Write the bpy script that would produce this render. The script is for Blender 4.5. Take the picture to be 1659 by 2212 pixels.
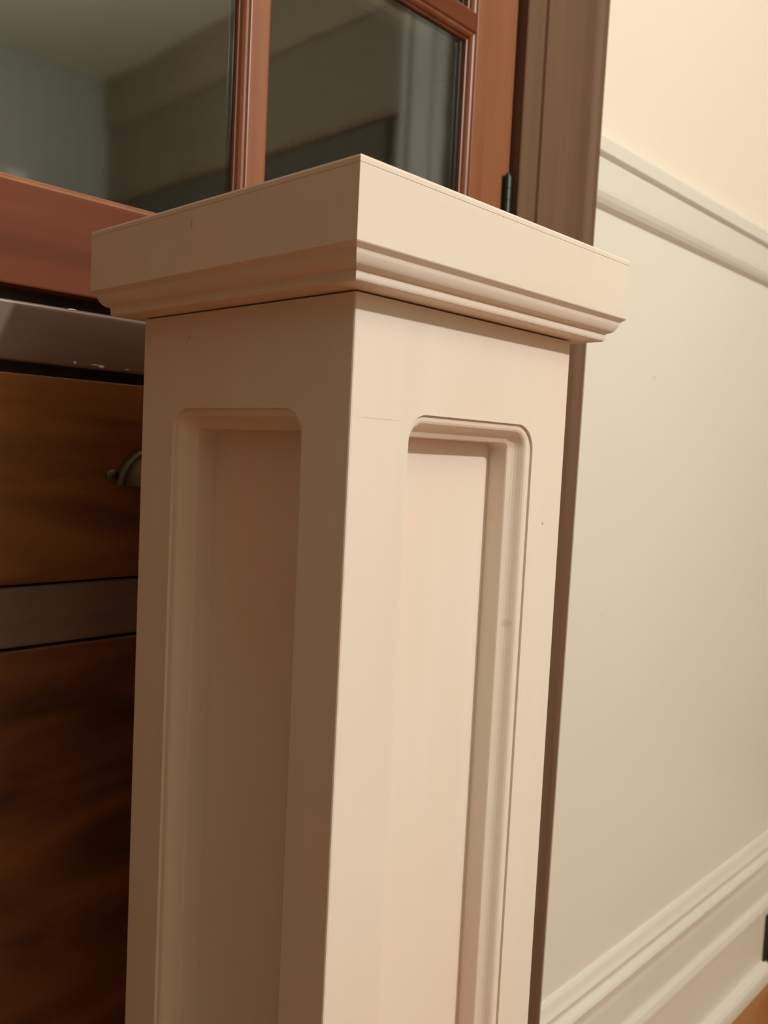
import bpy, bmesh, math, random
from mathutils import Vector, Matrix
random.seed(4)
for o in list(bpy.data.objects): bpy.data.objects.remove(o)
S = bpy.context.scene
C = S.collection

# ------------------------------------------------------------------ camera
YAW, PITCH, ROLL, FPX = 0.76306, -0.06782, 0.04865, 1857.2
CAMZ = 1.0188
cy_, sy_, cp_, sp_ = math.cos(YAW), math.sin(YAW), math.cos(PITCH), math.sin(PITCH)
fw = Vector((cy_*cp_, sy_*cp_, sp_)); rt = Vector((sy_, -cy_, 0)); up = rt.cross(fw)
r2 = math.cos(ROLL)*rt + math.sin(ROLL)*up
u2 = -math.sin(ROLL)*rt + math.cos(ROLL)*up
cd = bpy.data.cameras.new('camera'); cam = bpy.data.objects.new('camera', cd); C.objects.link(cam)
R = Matrix((r2, u2, -fw)).transposed().to_4x4()
cam.matrix_world = Matrix.Translation((0, 0, CAMZ)) @ R
cd.sensor_fit = 'VERTICAL'; cd.sensor_height = 36.0; cd.lens = FPX/2212*36.0
cd.clip_start = 0.01; cd.clip_end = 50
cd.dof.use_dof = True; cd.dof.focus_distance = 0.47; cd.dof.aperture_fstop = cd.lens/2.2
S.camera = cam
S.view_settings.view_transform = 'Standard'; S.view_settings.look = 'None'
S.view_settings.gamma = 1; S.view_settings.use_curve_mapping = False
S.view_settings.exposure = 0.0

# ------------------------------------------------------------------ light
world = bpy.data.worlds.new('world'); S.world = world; world.use_nodes = True
bg = world.node_tree.nodes['Background']
bg.inputs[0].default_value = (1, .8, .6, 1); bg.inputs[1].default_value = 0.0
LX, LY, LZ = 0.74, -1.45, 2.25
def point(name, loc, watt, radius, col=(1, .985, .92)):
    l = bpy.data.lights.new(name, 'POINT'); l.energy = watt; l.color = col; l.shadow_soft_size = radius
    o = bpy.data.objects.new(name, l); o.location = loc; C.objects.link(o); return o
point('pendant_light', (LX, LY, LZ), 106, .05)

# ------------------------------------------------------------------ materials
def nodes(name):
    m = bpy.data.materials.new(name); m.use_nodes = True
    nt = m.node_tree; return m, nt, nt.nodes['Principled BSDF']
def rgb(c): return (c[0], c[1], c[2], 1)
def paint(name, c1, c2, scale=3.0, rough=.5, bump=.02, bscale=60, spec=.4):
    m, nt, b = nodes(name); N = nt.nodes; L = nt.links
    tc = N.new('ShaderNodeTexCoord'); n = N.new('ShaderNodeTexNoise'); n.inputs['Scale'].default_value = scale
    n.inputs['Detail'].default_value = 3
    cr = N.new('ShaderNodeValToRGB'); cr.color_ramp.elements[0].color = rgb(c1); cr.color_ramp.elements[1].color = rgb(c2)
    cr.color_ramp.elements[0].position = .35; cr.color_ramp.elements[1].position = .65
    L.new(tc.outputs['Object'], n.inputs['Vector']); L.new(n.outputs['Fac'], cr.inputs['Fac']); L.new(cr.outputs['Color'], b.inputs['Base Color'])
    n2 = N.new('ShaderNodeTexNoise'); n2.inputs['Scale'].default_value = bscale; L.new(tc.outputs['Object'], n2.inputs['Vector'])
    bp = N.new('ShaderNodeBump'); bp.inputs['Strength'].default_value = bump; bp.inputs['Distance'].default_value = .01
    L.new(n2.outputs['Fac'], bp.inputs['Height']); L.new(bp.outputs['Normal'], b.inputs['Normal'])
    b.inputs['Roughness'].default_value = rough; b.inputs['Specular IOR Level'].default_value = spec
    return m
def wood(name, light, dark, axis='Z', rough=.35, spec=.5, coat=0.0, fine=55, long=2.5, bump=.03, warp=.6, amount=(.3, .75), patch=None):
    m, nt, b = nodes(name); N = nt.nodes; L = nt.links
    tc = N.new('ShaderNodeTexCoord'); mp = N.new('ShaderNodeMapping')
    sc = [fine]*3; sc['XYZ'.index(axis)] = long
    mp.inputs['Scale'].default_value = sc
    L.new(tc.outputs['Object'], mp.inputs['Vector'])
    n = N.new('ShaderNodeTexNoise'); n.inputs['Scale'].default_value = 1.0; n.inputs['Detail'].default_value = 6
    n.inputs['Distortion'].default_value = warp
    L.new(mp.outputs['Vector'], n.inputs['Vector'])
    cr = N.new('ShaderNodeValToRGB'); cr.color_ramp.elements[0].color = rgb(dark); cr.color_ramp.elements[1].color = rgb(light)
    cr.color_ramp.elements[0].position = amount[0]; cr.color_ramp.elements[1].position = amount[1]
    L.new(n.outputs['Fac'], cr.inputs['Fac'])
    out = cr.outputs['Color']
    if patch:
        p = N.new('ShaderNodeTexNoise'); p.inputs['Scale'].default_value = 9; p.inputs['Detail'].default_value = 1.5
        mp2 = N.new('ShaderNodeMapping'); s2 = [1.0]*3; s2['XYZ'.index(axis)] = .45; mp2.inputs['Scale'].default_value = s2
        L.new(tc.outputs['Object'], mp2.inputs['Vector']); L.new(mp2.outputs['Vector'], p.inputs['Vector'])
        r = N.new('ShaderNodeValToRGB'); r.color_ramp.elements[0].position = .42; r.color_ramp.elements[1].position = .68
        L.new(p.outputs['Fac'], r.inputs['Fac'])
        mx = N.new('ShaderNodeMixRGB'); mx.inputs['Color2'].default_value = rgb(patch)
        ml = N.new('ShaderNodeMath'); ml.operation = 'MULTIPLY'; ml.inputs[1].default_value = .8
        L.new(r.outputs['Color'], ml.inputs[0]); L.new(ml.outputs[0], mx.inputs['Fac']); L.new(out, mx.inputs['Color1']); out = mx.outputs['Color']
    L.new(out, b.inputs['Base Color'])
    bp = N.new('ShaderNodeBump'); bp.inputs['Strength'].default_value = bump; bp.inputs['Distance'].default_value = .004
    L.new(n.outputs['Fac'], bp.inputs['Height']); L.new(bp.outputs['Normal'], b.inputs['Normal'])
    b.inputs['Roughness'].default_value = rough; b.inputs['Specular IOR Level'].default_value = spec
    b.inputs['Coat Weight'].default_value = coat; b.inputs['Coat Roughness'].default_value = .25
    return m
def marks(m, items):
    """small knots, nicks and joint lines: soft ellipsoids (centre, radii, colour, strength) at fixed places on the material"""
    nt = m.node_tree; N = nt.nodes; L = nt.links; b = N['Principled BSDF']
    tc = N.new('ShaderNodeTexCoord'); out = b.inputs['Base Color'].links[0].from_socket
    for c, rad, col, st in items:
        mp = N.new('ShaderNodeMapping'); mp.vector_type = 'TEXTURE'; mp.inputs['Location'].default_value = c; mp.inputs['Scale'].default_value = rad
        ln = N.new('ShaderNodeVectorMath'); ln.operation = 'LENGTH'
        mr = N.new('ShaderNodeMapRange'); mr.inputs['From Min'].default_value = .55; mr.inputs['From Max'].default_value = 1; mr.inputs['To Min'].default_value = st; mr.inputs['To Max'].default_value = 0
        mx = N.new('ShaderNodeMixRGB'); mx.inputs['Color2'].default_value = rgb(col)
        L.new(tc.outputs['Object'], mp.inputs['Vector']); L.new(mp.outputs[0], ln.inputs[0]); L.new(ln.outputs['Value'], mr.inputs['Value']); L.new(mr.outputs['Result'], mx.inputs['Fac'])
        L.new(out, mx.inputs['Color1']); out = mx.outputs['Color']
    L.new(out, b.inputs['Base Color'])
M = {}
M['post'] = wood('whitewashed_wood', (.87, .785, .705), (.83, .74, .655), 'Z', rough=.55, spec=.3, fine=28, long=1.6, bump=.02, patch=(.88, .69, .61))
M['post_h'] = wood('whitewashed_wood_cap', (.85, .76, .685), (.79, .695, .62), 'X', rough=.55, spec=.3, fine=30, long=5, bump=.02, patch=(.86, .69, .59))
M['wall_up'] = paint('peach_cream_plaster', (.90, .80, .70), (.93, .83, .725), 1.2, .7, .05, 90, .3)
M['wains'] = paint('white_satin_paint', (.87, .825, .745), (.90, .85, .775), 1.5, .45, .04, 25, .4)
M['trimw'] = paint('white_gloss_trim_paint', (.83, .79, .72), (.86, .82, .75), 2, .35, .05, 30, .5)
M['door'] = wood('reddish_brown_wood', (.33, .125, .06), (.23, .075, .033), 'Z', rough=.38, fine=40, long=1.2)
M['rail'] = wood('reddish_brown_wood_rail', (.20, .056, .024), (.13, .034, .013), 'X', spec=.15, rough=.55, fine=40, long=1.2)
M['casing'] = wood('brown_casing_wood', (.19, .105, .066), (.135, .072, .044), 'Z', rough=.55, spec=.2, fine=45, long=1.0)
M['frame'] = wood('dark_varnished_face_frame', (.19, .125, .10), (.14, .09, .075), 'X', rough=.3, fine=50, long=1.2, coat=.5)
M['drawer'] = wood('dark_amber_drawer_wood', (.33, .125, .024), (.095, .028, .007), 'X', rough=.35, fine=22, long=2.4, warp=1.2, coat=.2)
M['lower'] = wood('figured_amber_door_wood', (.22, .07, .018), (.06, .017, .006), 'X', rough=.35, fine=14, long=4.2, warp=2.2, coat=.2)
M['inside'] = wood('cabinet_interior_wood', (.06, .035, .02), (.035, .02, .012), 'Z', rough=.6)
BR = (.33, .22, .15)
marks(M['post'], [((.4569, .2993, .9800), (.0010, .003, .0012), BR, .8), ((.4335, .305, .9180), (.0030, .006, .0035), (.5, .32, .24), .28),
                  ((.3065, .2993, 1.0358), (.0195, .004, .00022), BR, .45), ((.2866, .4390, 1.0817), (.004, .0010, .0010), BR, .7)])
marks(M['post_h'], [((.2623, .4030, 1.1360), (.003, .0006, .0040), BR, .5)])
marks(M['wains'], [((1.1725, .593, 1.1475), (.003, .01, .0030), (.5, .42, .33), .6), ((1.055, .593, .7000), (.002, .01, .0030), (.95, .93, .9), .6), ((1.067, .593, .8100), (.0018, .01, .0022), (.5, .42, .33), .4)])
M['floor'] = wood('orange_floor_boards', (.42, .17, .045), (.30, .11, .028), 'X', rough=.32, fine=18, long=1.6, coat=.3)
M['ceil'] = paint('ceiling_plaster', (.82, .79, .62), (.86, .83, .66), 1, .8, .05, 60, .2)
M['olive'] = paint('olive_wall_paint', (.17, .14, .085), (.20, .165, .10), 1, .7, .04, 60, .3)
M['grey'] = paint('grey_wall_paint', (.42, .42, .37), (.46, .46, .41), 1, .7, .04, 60, .3)
def metal(name, c, rough=.4):
    m, nt, b = nodes(name); N = nt.nodes; L = nt.links
    n = N.new('ShaderNodeTexNoise'); n.inputs['Scale'].default_value = 120
    cr = N.new('ShaderNodeValToRGB'); cr.color_ramp.elements[0].color = rgb([v*.8 for v in c]); cr.color_ramp.elements[1].color = rgb(c)
    L.new(n.outputs['Fac'], cr.inputs['Fac']); L.new(cr.outputs['Color'], b.inputs['Base Color'])
    b.inputs['Metallic'].default_value = 1; b.inputs['Roughness'].default_value = rough
    return m
M['brass'] = metal('aged_brass', (.17, .15, .10), .42)
M['iron'] = metal('black_iron', (.07, .075, .07), .45)
M['speck'] = paint('pale_speck_tone', (.7, .6, .55), (.8, .7, .62), 5, .3)
def glass():
    m = bpy.data.materials.new('window_glass'); m.use_nodes = True; nt = m.node_tree; N = nt.nodes; L = nt.links
    N.remove(N['Principled BSDF'])
    tr = N.new('ShaderNodeBsdfTransparent'); tr.inputs[0].default_value = (.9, .93, .9, 1)
    gl = N.new('ShaderNodeBsdfGlossy'); gl.inputs['Roughness'].default_value = .05
    fr = N.new('ShaderNodeFresnel'); ge = N.new('ShaderNodeNewGeometry'); mr = N.new('ShaderNodeMapRange')   # both faces of the pane reflect alike
    mr.inputs['To Min'].default_value = 1.95; mr.inputs['To Max'].default_value = 1/1.95
    L.new(ge.outputs['Backfacing'], mr.inputs['Value']); L.new(mr.outputs['Result'], fr.inputs['IOR'])
    tc = N.new('ShaderNodeTexCoord'); n = N.new('ShaderNodeTexNoise'); n.inputs['Scale'].default_value = 5
    bp = N.new('ShaderNodeBump'); bp.inputs['Strength'].default_value = .03; bp.inputs['Distance'].default_value = .01
    L.new(tc.outputs['Object'], n.inputs['Vector']); L.new(n.outputs['Fac'], bp.inputs['Height']); L.new(bp.outputs['Normal'], gl.inputs['Normal'])
    mx = N.new('ShaderNodeMixShader'); L.new(fr.outputs[0], mx.inputs[0]); L.new(tr.outputs[0], mx.inputs[1]); L.new(gl.outputs[0], mx.inputs[2])
    L.new(mx.outputs[0], N['Material Output'].inputs['Surface'])
    return m
M['glass'] = glass()

# ------------------------------------------------------------------ helpers
def obj(name, bm, mat, parent=None, smooth=False):
    bmesh.ops.remove_doubles(bm, verts=bm.verts, dist=1e-6)
    bmesh.ops.recalc_face_normals(bm, faces=bm.faces)
    me = bpy.data.meshes.new(name); bm.to_mesh(me); bm.free()
    if smooth:
        for p in me.polygons: p.use_smooth = True
    me.materials.append(mat)
    o = bpy.data.objects.new(name, me); C.objects.link(o)
    if parent:
        o.parent = parent
        o.matrix_parent_inverse = parent.matrix_basis.inverted()
    return o
def struct(name, bm, mat, parent=None, smooth=False):
    o = obj(name, bm, mat, parent, smooth)
    if not parent: o['kind'] = 'structure'
    return o
def thing(name, label, cat, loc, group=None):
    o = bpy.data.objects.new(name, None); C.objects.link(o); o.location = loc; o.empty_display_size = .05
    o['label'] = label; o['category'] = cat
    if group: o['group'] = group
    return o
def box(bm, x0, x1, y0, y1, z0, z1, bev=0.0, seg=2):
    v = [bm.verts.new(p) for p in ((x0,y0,z0),(x1,y0,z0),(x1,y1,z0),(x0,y1,z0),(x0,y0,z1),(x1,y0,z1),(x1,y1,z1),(x0,y1,z1))]
    fs = [bm.faces.new([v[i] for i in q]) for q in ((0,3,2,1),(4,5,6,7),(0,1,5,4),(1,2,6,5),(2,3,7,6),(3,0,4,7))]
    if bev > 0:
        es = list({e for f in fs for e in f.edges})
        bmesh.ops.bevel(bm, geom=es, offset=bev, segments=seg, profile=.6, affect='EDGES')
def bx(*a, **k):
    bm = bmesh.new(); box(bm, *a, **k); return bm
def prism(bm, pts, axis, a, b):
    """closed 2-D outline swept from a to b along axis; pts are the other two coordinates in xyz order"""
    def P(p, t):
        return {'X': (t, p[0], p[1]), 'Y': (p[0], t, p[1]), 'Z': (p[0], p[1], t)}[axis]
    A = [bm.verts.new(P(p, a)) for p in pts]; B = [bm.verts.new(P(p, b)) for p in pts]
    n = len(pts)
    for i in range(n): bm.faces.new((A[i], A[(i+1) % n], B[(i+1) % n], B[i]))
    bm.faces.new(A); bm.faces.new(B[::-1])
def taper_prism(bm, ptsA, ptsB, za, zb):
    A = [bm.verts.new((p[0], p[1], za)) for p in ptsA]; B = [bm.verts.new((p[0], p[1], zb)) for p in ptsB]
    n = len(A)
    for i in range(n): bm.faces.new((A[i], A[(i+1) % n], B[(i+1) % n], B[i]))
    bm.faces.new(A); bm.faces.new(B[::-1])
def cyl(bm, p0, p1, r, n=20, r1=None):
    p0 = Vector(p0); p1 = Vector(p1); d = (p1-p0); L_ = d.length
    mat = Matrix.Translation((p0+p1)/2) @ d.to_track_quat('Z', 'Y').to_matrix().to_4x4()
    bmesh.ops.create_cone(bm, cap_ends=True, segments=n, radius1=r, radius2=r if r1 is None else r1, depth=L_, matrix=mat)

# ------------------------------------------------------------------ room shell
YW = 0.593           # face of the wainscoted wall
XR, XL, YF, ZC = 2.10, -2.4, -2.78, 2.73
struct('floor', bx(XL-.1, XR+.1, YF-.1, YW+.6, -.06, 0), M['floor'])
struct('ceiling', bx(XL-.1, XR+.1, YF-.1, YW+.6, ZC, ZC+.08), M['ceil'])
struct('wall_front', bx(XL-.1, XR+.1, YF-.1, YF, 0, ZC), M['grey'])
struct('wall_left', bx(XL-.1, XL, YF, YW+.12, 0, ZC), M['olive'])
struct('wall_right', bx(XR, XR+.1, YF, YW+.12, 0, ZC), M['olive'])
ZR = 1.402
CX0, CX1 = -.62, .7778     # cabinet opening
bm = bmesh.new()
box(bm, .80, XR, YW, YW+.12, ZR, ZC); box(bm, XL, -.64, YW, YW+.12, 0, ZC); box(bm, -.64, .80, YW, YW+.12, 2.16, ZC)
struct('wall_back', bm, M['wall_up'])
struct('trim_1', bx(.80, XR, YW, YW+.12, 0, ZR), M['wains'])      # painted wainscot

# chair rail: capped flat band with a cove below
def rail_profile(y):
    return [(y, 1.3450), (y-.0030, 1.3458), (y-.0075, 1.3490), (y-.0110, 1.3540), (y-.0135, 1.3600), (y-.0140, 1.3660), (y-.0140, 1.3990), (y-.0132, 1.4005), (y-.0050, 1.4012), (y-.0050, 1.4064),
            (y-.0140, 1.4068), (y-.0152, 1.4080), (y-.0152, 1.4240), (y-.0140, 1.4265), (y-.0070, 1.4295), (y-.0035, 1.4330), (y, 1.4380)]
bm = bmesh.new(); prism(bm, rail_profile(YW), 'X', .935, XR); struct('trim_2', bm, M['trimw'])
# baseboard with cap moulding, bead and shoe
bp_ = [(0, .291), (.003, .2905), (.006, .286), (.009, .276), (.0125, .269), (.0115, .264), (.007, .258), (.006, .252), (.009, .2475), (.0135, .2465), (.0155, .242), (.0145, .236),
       (.0105, .231), (.0095, .222), (.0105, .212), (.0115, .170), (.0125, .166), (.0185, .158), (.0215, .148), (.0215, .142), (.019, .138), (.0185, .134), (.0185, 0), (0, 0)]
bm = bmesh.new(); prism(bm, [(YW-p, z) for p, z in bp_], 'X', .93, XR); struct('baseboard_back', bm, M['trimw'])
sh = [(0, .034), (.006, .0335), (.012, .030), (.0165, .023), (.018, .014), (.018, 0), (0, 0)]
bm = bmesh.new(); prism(bm, [(YW-.0185-p, z) for p, z in sh], 'X', .93, 1.775); struct('trim_3', bm, M['trimw'])
for nm, prof, ax in (('baseboard_right', None, 0),):
    bm = bmesh.new(); box(bm, XR-.02, XR, YF, -.82, 0, .24, bev=.004); box(bm, XR-.02, XR, -.58, YW-.02, 0, .24, bev=.004); struct(nm, bm, M['trimw'])
# mouldings on the far side of the room, seen in the glass
bm = bmesh.new(); prism(bm, [(XR, 2.50), (XR-.012, 2.505), (XR-.016, 2.53), (XR-.020, 2.60), (XR-.024, 2.70), (XR-.03, ZC), (XR, ZC)], 'Y', YF, YW)
# prism expects (x, z) for axis Y
struct('trim_4', bm, paint('olive_crown_paint', (.22, .18, .10), (.25, .20, .115), 1, .6))
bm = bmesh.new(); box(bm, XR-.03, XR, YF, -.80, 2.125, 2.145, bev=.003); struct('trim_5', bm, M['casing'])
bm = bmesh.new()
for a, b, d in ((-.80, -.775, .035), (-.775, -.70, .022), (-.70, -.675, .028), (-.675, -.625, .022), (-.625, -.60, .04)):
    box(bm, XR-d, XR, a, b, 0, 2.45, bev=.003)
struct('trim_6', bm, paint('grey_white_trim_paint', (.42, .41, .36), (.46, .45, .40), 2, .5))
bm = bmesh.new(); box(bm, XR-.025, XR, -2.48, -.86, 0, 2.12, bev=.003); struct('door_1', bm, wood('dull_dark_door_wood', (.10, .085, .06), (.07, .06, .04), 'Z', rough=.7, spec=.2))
bm = bmesh.new(); box(bm, 1.62, 1.70, YF, YF+.03, 0, 2.2, bev=.004); struct('trim_7', bm, M['trimw'])

# ------------------------------------------------------------------ newel post
W = .19; PX, PY = .2866, .2993; TOP = CAMZ + .0762
post = thing('newel_post', 'square whitewashed wooden newel post with recessed panels and moulded cap', 'post', (PX+W/2, PY+W/2, 0))
def rrect(x0, x1, z0, z1, r, n=10):
    P = []
    for cx, cz, a0 in ((x1-r, z1-r, 0), (x0+r, z1-r, 90), (x0+r, z0+r, 180), (x1-r, z0+r, 270)):
        for i in range(n+1):
            a = math.radians(a0+90*i/n); P.append((cx+r*math.cos(a), cz+r*math.sin(a)))
    return P
def inset(args, d):
    x0, x1, z0, z1, r = args
    return rrect(x0+d, x1-d, z0+d, z1-d, max(r-d, .0012))
STICK = [(0, 0), (.0002, .0016), (.0016, .0017), (.0030, .0019), (.0042, .0025), (.0051, .0036), (.0059, .0051), (.0066, .0065), (.0076, .0079), (.0088, .0090), (.0101, .0099), (.0111, .0106), (.0115, .0115), (.0115, .0300)]
DEPTH = .0240
ZT, ZB = CAMZ + .0212, .22
EDGE = .0011
def face_map(k):
    # local (s along face, z, depth d) -> world
    if k == 0: return lambda s, z, d: (PX+s, PY+d, z)              # faces -Y
    if k == 1: return lambda s, z, d: (PX+d, PY+s, z)              # faces -X
    if k == 2: return lambda s, z, d: (PX+s, PY+W-d, z)            # faces +Y
    return lambda s, z, d: (PX+W-d, PY+s, z)                       # faces +X
OPEN = {0: (.0405, .1545), 1: (.0345, .1545), 2: (.036, .154), 3: (.036, .154)}
bm = bmesh.new()
for k in range(4):
    f = face_map(k); s0, s1 = OPEN[k]; arg = (s0, s1, ZB, ZT, .0150)
    rings = []
    for ins, d in STICK:
        rings.append([bm.verts.new(f(p[0], p[1], d)) for p in inset(arg, ins)])
    n = len(rings[0])
    for a, b in zip(rings[:-1], rings[1:]):
        for i in range(n): bm.faces.new((a[i], a[(i+1) % n], b[(i+1) % n], b[i]))
    # flat face around the opening, split into a grid-free ring of quads to the outer rectangle
    ox0, ox1, oz0, oz1 = EDGE, W-EDGE, 0.0, TOP
    per = n//4
    outer = []
    pts = inset(arg, 0)
    corners = [(ox1, oz1), (ox0, oz1), (ox0, oz0), (ox1, oz0)]
    ov = [bm.verts.new(f(c[0], c[1], 0)) for c in corners]
    for q in range(4):
        seg = rings[0][q*per:(q+1)*per]
        for i in range(len(seg)-1): bm.faces.new((ov[q], seg[i], seg[i+1]))
        nxt = rings[0][((q+1)*per) % n]
        bm.faces.new((ov[q], seg[-1], nxt, ov[(q+1) % 4]))
# eased corners and ends
for (sx, sy) in ((0, 0), (1, 0), (1, 1), (0, 1)):
    X = PX+W*sx; Y = PY+W*sy; dx = EDGE*(1-2*sx); dy = EDGE*(1-2*sy)
    pr = [(X+dx, Y), (X+dx*.3, Y+dy*.3), (X, Y+dy)]
    for a, b in zip(pr[:-1], pr[1:]):
        bm.faces.new([bm.verts.new((a[0], a[1], 0)), bm.verts.new((b[0], b[1], 0)), bm.verts.new((b[0], b[1], TOP)), bm.verts.new((a[0], a[1], TOP))])
tp = [bm.verts.new((PX+W*a+EDGE*(1-2*a), PY+W*b+EDGE*(1-2*b), TOP)) for a, b in ((0, 0), (1, 0), (1, 1), (0, 1))]
oc = [bm.verts.new(p) for p in ((PX+EDGE, PY, TOP), (PX+W-EDGE, PY, TOP), (PX+W, PY+EDGE, TOP), (PX+W, PY+W-EDGE, TOP), (PX+W-EDGE, PY+W, TOP), (PX+EDGE, PY+W, TOP), (PX, PY+W-EDGE, TOP), (PX, PY+EDGE, TOP))]
bm.faces.new(oc)
body = obj('shaft', bm, M['post'], post)
for k in range(4):
    f = face_map(k); s0, s1 = OPEN[k]
    a = f(s0+.0085, ZB+.006, DEPTH); b = f(s1-.0085, ZT-.006, DEPTH+.005)
    # field panel sits between the frame boards with a hairline gap
    a = f(s0+.0113, ZB+.0113, DEPTH); b = f(s1-.0113, ZT-.0111, DEPTH+.006)
    lo = [min(a[i], b[i]) for i in range(3)]; hi = [max(a[i], b[i]) for i in range(3)]
    obj('recessed_panel', bx(lo[0], hi[0], lo[1], hi[1], lo[2], hi[2]), M['post'], post)
    # backing behind
# core so that no light passes between the faces
obj('core', bx(PX+.031, PX+W-.031, PY+.031, PY+W-.031, .002, TOP+.0015), M['inside'], post)
# cap: slab with eased top edge, plus the moulding stack under it
def sq_loft(bm, prof, cx, cy, half, close=True):
    rings = []
    for off, z in prof:
        h = half+off
        rings.append([bm.verts.new((cx-h, cy-h, z)), bm.verts.new((cx+h, cy-h, z)), bm.verts.new((cx+h, cy+h, z)), bm.verts.new((cx-h, cy+h, z))])
    for a, b in zip(rings[:-1], rings[1:]):
        for i in range(4): bm.faces.new((a[i], a[(i+1) % 4], b[(i+1) % 4], b[i]))
    if close: bm.faces.new(rings[0][::-1]); bm.faces.new(rings[-1])
z0 = CAMZ
bm = bmesh.new()
sq_loft(bm, [(.0225, z0+.1290), (.0238, z0+.1285), (.0243, z0+.1274), (.0243, z0+.1254), (.0240, z0+.1252), (.0240, z0+.1249), (.0243, z0+.1247), (.0243, z0+.0922), (.0240, z0+.0917), (-.02, z0+.0917)], PX+W/2, PY+W/2, W/2)
cap = obj('cap', bm, M['post_h'], post)
bm = bmesh.new()
sq_loft(bm, [(-.02, z0+.0918), (.0240, z0+.0917), (.0215, z0+.0896), (.0213, z0+.0888), (.0211, z0+.0878), (.0207, z0+.0868), (.0202, z0+.0858), (.0196, z0+.0848), (.0189, z0+.0839), (.0180, z0+.0832), (.0170, z0+.0827), (.0156, z0+.0823),
             (.0153, z0+.0817), (.0153, z0+.0796), (.0151, z0+.0786), (.0147, z0+.0778), (.0139, z0+.0772), (-.0300, z0+.0772)], PX+W/2, PY+W/2, W/2)
obj('cap_moulding', bm, M['post_h'], cap)

# ------------------------------------------------------------------ built-in cabinet
F = .583          # face of doors and drawers
FR = .585         # face frame
cab = thing('built_in_cabinet', 'reddish brown built-in cabinet with glazed upper doors and dark drawers behind the post', 'cabinet', (.08, .9, 0))
BK = 1.05
bm = bmesh.new()
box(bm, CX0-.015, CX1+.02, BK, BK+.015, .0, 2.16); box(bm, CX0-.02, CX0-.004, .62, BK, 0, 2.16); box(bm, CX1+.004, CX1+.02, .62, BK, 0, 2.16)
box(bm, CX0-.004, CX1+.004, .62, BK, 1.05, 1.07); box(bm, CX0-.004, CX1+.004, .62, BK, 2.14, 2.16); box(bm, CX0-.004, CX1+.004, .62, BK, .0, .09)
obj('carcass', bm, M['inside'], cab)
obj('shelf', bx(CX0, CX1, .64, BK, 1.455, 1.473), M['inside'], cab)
# face frame
def frame_rail(z0, z1, nm='face_rail'):
    return obj(nm, bx(CX0, CX1, FR, FR+.025, z0, z1, bev=.0022, seg=3), M['frame'], cab)
ledge = frame_rail(1.0690, 1.1093)
frame_rail(.8725, .9150)
frame_rail(.09, .15)
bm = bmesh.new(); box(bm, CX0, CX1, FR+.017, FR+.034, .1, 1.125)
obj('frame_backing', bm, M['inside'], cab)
# small flat pale specks along the ledge edges
def speck(x, z, w, h):
    bm = bmesh.new(); bmesh.ops.create_icosphere(bm, subdivisions=2, radius=.5, matrix=Matrix.Translation((x, FR-.0001, z)) @ Matrix.Diagonal((w, .0008, h, 1)))
    obj('pale_speck', bm, M['speck'], ledge, smooth=True)
speck(.2855, 1.1088, .007, .0010); speck(.2885, 1.0722, .0022, .0020); speck(.3035, 1.0722, .006, .0010); speck(.3085, 1.0715, .005, .0022); speck(.3290, 1.0715, .004, .0008)

STK = [(0, 0), (.0008, .0015), (.0025, .0022), (.0042, .0045), (.0050, .0075), (.0060, .0080), (.0060, .012)]  # moulded edge: outwards, depth
def door(x0, x1, z0, z1, sl, sr, rb, rtp, cols, rows, mw, knuckle):
    """glazed door: flat stile widths sl/sr, rails rb/rtp, muntins with moulded sides"""
    parent = cab
    d = obj('glazed_door', bx(x0, x0+sl, F, F+.022, z0, z1, bev=.0015), M['door'], parent)
    obj('stile', bx(x1-sr, x1, F, F+.022, z0, z1, bev=.0015), M['door'], d)
    obj('bottom_rail', bx(x0+sl, x1-sr, F, F+.022, z0, z0+rb, bev=.0015), M['rail'], d)
    obj('top_rail', bx(x0+sl, x1-sr, F, F+.022, z1-rtp, z1, bev=.0015), M['rail'], d)
    ox0, ox1, oz0, oz1 = x0+sl, x1-sr, z0+rb, z1-rtp
    # openings between flats
    pw = (ox1-ox0-(cols-1)*mw)/cols; ph = (oz1-oz0-(rows-1)*mw)/rows
    for i in range(cols-1):
        a = ox0+(i+1)*pw+i*mw
        obj('muntin', bx(a, a+mw, F+.0004, F+.021, oz0, oz1, bev=.0012), M['door'], d)
    for j in range(rows-1):
        a = oz0+(j+1)*ph+j*mw
        bm = bmesh.new()
        for i in range(cols):
            b = ox0+i*(pw+mw); box(bm, b, b+pw, F+.0004, F+.021, a, a+mw, bev=.0012)
        obj('muntin', bm, M['rail'], d)
    for i in range(cols):
        for j in range(rows):
            px0 = ox0+i*(pw+mw); pz0 = oz0+j*(ph+mw); px1 = px0+pw; pz1 = pz0+ph
            bm = bmesh.new(); rings = []
            for ins, dep in STK:
                rings.append([bm.verts.new((x, F+.001+dep, z)) for x, z in ((px0+ins, pz0+ins), (px1-ins, pz0+ins), (px1-ins, pz1-ins), (px0+ins, pz1-ins))])
            back = [bm.verts.new((x, F+.016, z)) for x, z in ((px0, pz0), (px1, pz0), (px1, pz1), (px0, pz1))]
            rings.append(back); rings.append(rings[0])
            for A, B in zip(rings[:-1], rings[1:]):
                for q in range(4):
                    try: bm.faces.new((A[q], A[(q+1) % 4], B[(q+1) % 4], B[q]))
                    except ValueError: pass
            obj('sticking', bm, M['door'], d)
            bm = bmesh.new(); box(bm, px0+.004, px1-.004, F+.0115, F+.0145, pz0+.004, pz1-.004)
            obj('pane', bm, M['glass'], d)
    return d
DX1 = .7775; MW = .0190; PWD = .7140-.4475
d1 = door(.4285-PWD-.063, DX1, 1.1190, 2.096, .063, .0635, .0670, .063, 2, 3, MW, 1)
DX0 = .4285-PWD-.063
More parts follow.
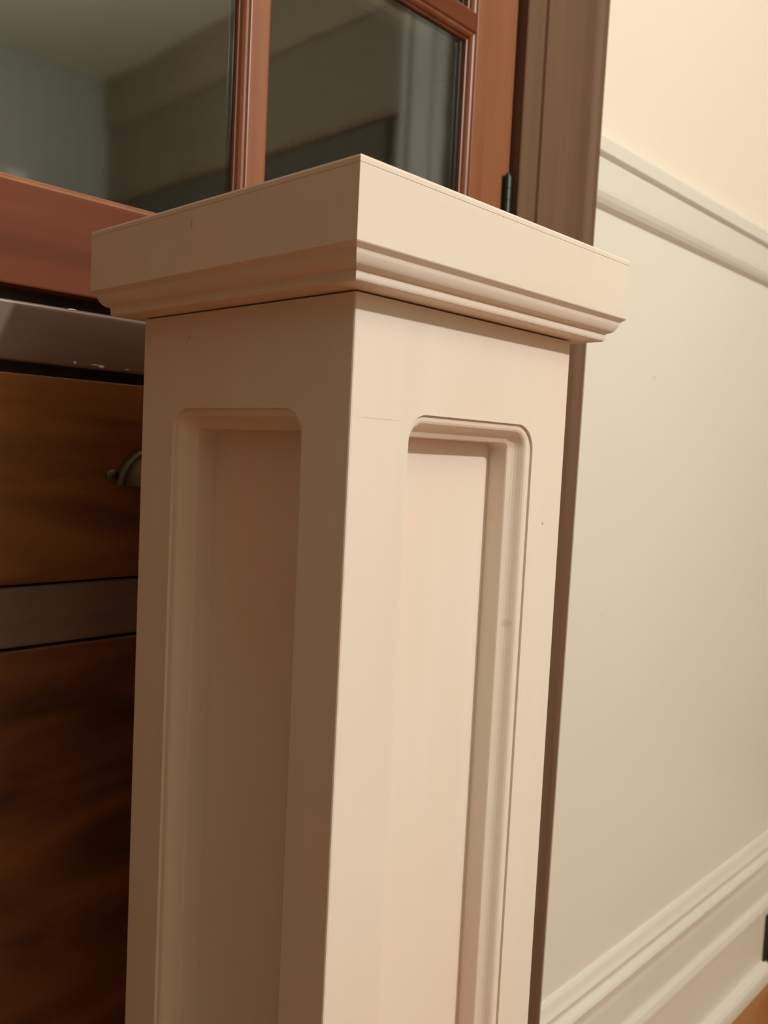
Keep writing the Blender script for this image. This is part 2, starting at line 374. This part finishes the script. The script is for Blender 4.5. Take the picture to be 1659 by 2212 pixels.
d2 = door(-.60, DX0-.003, 1.1190, 2.096, .063, .063, .0670, .063, 2, 3, MW, 0)
obj('top_face_rail', bx(CX0, CX1, FR, FR+.03, 2.099, 2.16, bev=.002), M['rail'], cab)
def hinge(x, z0, z1, parent):
    bm = bmesh.new(); n = 5; h = (z1-z0)/n
    for i in range(n): cyl(bm, (x, F-.0035, z0+i*h+.0003), (x, F-.0035, z0+(i+1)*h-.0003), .0046, 18)
    cyl(bm, (x, F-.0035, z1), (x, F-.0035, z1+.004), .0030, 14, .0018); cyl(bm, (x, F-.0035, z0-.004), (x, F-.0035, z0), .0018, 14, .0030)
    box(bm, x-.0065, x+.004, F-.0008, F+.001, z0, z1)
    obj('hinge', bm, M['iron'], parent)
hinge(DX1-.0015, 1.262, 1.3265, d1); hinge(DX1-.0015, 1.90, 1.9645, d1)
# drawers and lower doors
def slab(nm, x0, x1, z0, z1, mat):
    return obj(nm, bx(x0, x1, F, F+.020, z0, z1, bev=.0018, seg=3), mat, cab)
DW0, DW1 = .004, .712
drw = slab('drawer', DW0, DW1, .9168, 1.0608, M['drawer'])
slab('drawer', -.60, DW0-.012, .9168, 1.0608, M['drawer'])
slab('lower_door', DW0, DW1, .153, .8708, M['lower'])
slab('lower_door', -.60, DW0-.012, .153, .8708, M['lower'])
obj('face_stile', bx(.7145, CX1, FR-.0005, FR+.0155, .09, 1.1088, bev=.002), M['frame'], cab)
# bin pull: flared back rim with screw ears and a quarter-dome cup
def bin_pull(cx, z, parent):
    e = obj('bin_pull', _cup(cx, z), M['brass'], parent, smooth=True)
    for s in (-1, 1):
        bm = bmesh.new(); bmesh.ops.create_uvsphere(bm, u_segments=16, v_segments=8, radius=.5, matrix=Matrix.Translation((cx+s*.0405, F-.0014, z-.0075)) @ Matrix.Diagonal((.0055, .0026, .0055, 1)))
        obj('screw', bm, M['brass'], e, smooth=True)
def _cup(cx, z):
    bm = bmesh.new(); rings = []
    a_, h_, d_ = .0335, .0290, .021
    for j in range(9):
        t = j/8*math.pi/2
        sc, dep = math.cos(t)**.8 if j < 8 else .0, d_*math.sin(t)
        ring = []
        for i in range(25):
            u = math.pi*i/24
            ring.append(bm.verts.new((cx+a_*sc*math.cos(u)*(1 if j else 1.13), F-.001-dep, z-.0145+h_*max(sc, .0)*math.sin(u)*(1 if j else 1.10))))
        rings.append(ring)
    base = [bm.verts.new((cx+a_*math.cos(math.pi*i/24), F-.0015, z-.0145+h_*math.sin(math.pi*i/24))) for i in range(25)]
    for i in range(24): bm.faces.new((rings[0][i], rings[0][i+1], base[i+1], base[i]))
    for A, B in zip([base]+rings[1:-1], rings[1:]):
        for i in range(24):
            try: bm.faces.new((A[i], A[i+1], B[i+1], B[i]))
            except ValueError: pass
    for s in (-1, 1):
        cyl(bm, (cx+s*.0405, F-.0001, z-.0075), (cx+s*.0405, F-.0014, z-.0075), .0048, 20)
    return bm
bin_pull(.3585, 1.0005, drw)

# casing boards (window-and-door style trim of the cabinet opening)
CY = .573
def casing(x_in_top, x_in_bot, x_out_top, x_out_bot, z0, z1):
    def prof(xi, xo):
        w = xo-xi
        u = [(xi, YW+.02), (xi, CY+.0035), (xi+.0015, CY+.002), (xi+.012, CY+.0005), (xi+.022, CY+.0010), (xi+.032, CY+.0030), (xi+.0335, CY+.0045), (xi+.0352, CY+.0045), (xi+.0362, CY+.0010),
             (xi+w*.45, CY), (xi+w*.70, CY+.0006), (xi+w*.80, CY+.0016), (xi+w*.86, CY+.0030), (xi+w*.885, CY+.0018), (xi+w*.92, CY-.0008), (xi+w*.965, CY-.0012), (xo-.0012, CY-.0002), (xo, CY+.0015), (xo, YW+.02)]
        return u
    bm = bmesh.new(); taper_prism(bm, prof(x_in_bot, x_out_bot), prof(x_in_top, x_out_top), z0, z1)
    return bm
cs = struct('trim_8', casing(.7925, .7905, .9600, .9375, 0, 2.17), M['casing'])
bm = bmesh.new(); box(bm, -.78, -.64, CY, YW+.02, 0, 2.17, bev=.002); struct('trim_9', bm, M['casing'])
bm = bmesh.new(); box(bm, -.80, .98, CY-.004, YW+.02, 2.17, 2.29, bev=.003); struct('trim_10', bm, M['casing'])
# narrow jamb bead between door and casing
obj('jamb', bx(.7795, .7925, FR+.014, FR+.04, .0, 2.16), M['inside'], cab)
obj('jamb_bead', bx(.7790, .7865, FR+.0015, FR+.02, 1.33, 2.098, bev=.001), M['door'], cab)

# ------------------------------------------------------------------ register at the right edge
reg = thing('baseboard_register', 'black metal register set into the white baseboard near the floor', 'vent', (1.88, YW-.02, 0))
def rg(x0, x1, z0, z1): return bx(x0, x1, YW-.0235, YW-.012, z0, z1, bev=.0015)
bm = bmesh.new()
for a in ((1.768, 1.780, .012, .128), (1.998, 2.010, .012, .128), (1.780, 1.998, .116, .128), (1.780, 1.998, .012, .024)):
    box(bm, a[0], a[1], YW-.0235, YW-.012, a[2], a[3], bev=.0012)
obj('frame', bm, M['iron'], reg)
obj('back_plate', bx(1.779, 1.999, YW-.0195, YW-.0175, .023, .117), M['iron'], reg)
for i in range(7): obj('louver', bx(1.780, 1.998, YW-.0225, YW-.0190, .028+i*.0125, .034+i*.0125, bev=.0006), M['iron'], reg)

# ------------------------------------------------------------------ pendant lamp that lights the room
lamp = thing('pendant_lamp', 'brass pendant lamp hanging from the ceiling in front of the cabinet', 'lamp', (LX, LY, ZC))
bm = bmesh.new(); cyl(bm, (LX, LY, ZC-.025), (LX, LY, ZC-.0005), .06, 32, .065); obj('canopy', bm, M['brass'], lamp)
bm = bmesh.new(); cyl(bm, (LX, LY, LZ+.13), (LX, LY, ZC-.024), .006, 16); obj('stem', bm, M['brass'], lamp)
bm = bmesh.new(); cyl(bm, (LX, LY, LZ+.068), (LX, LY, LZ+.131), .026, 24, .018); obj('socket', bm, M['brass'], lamp)
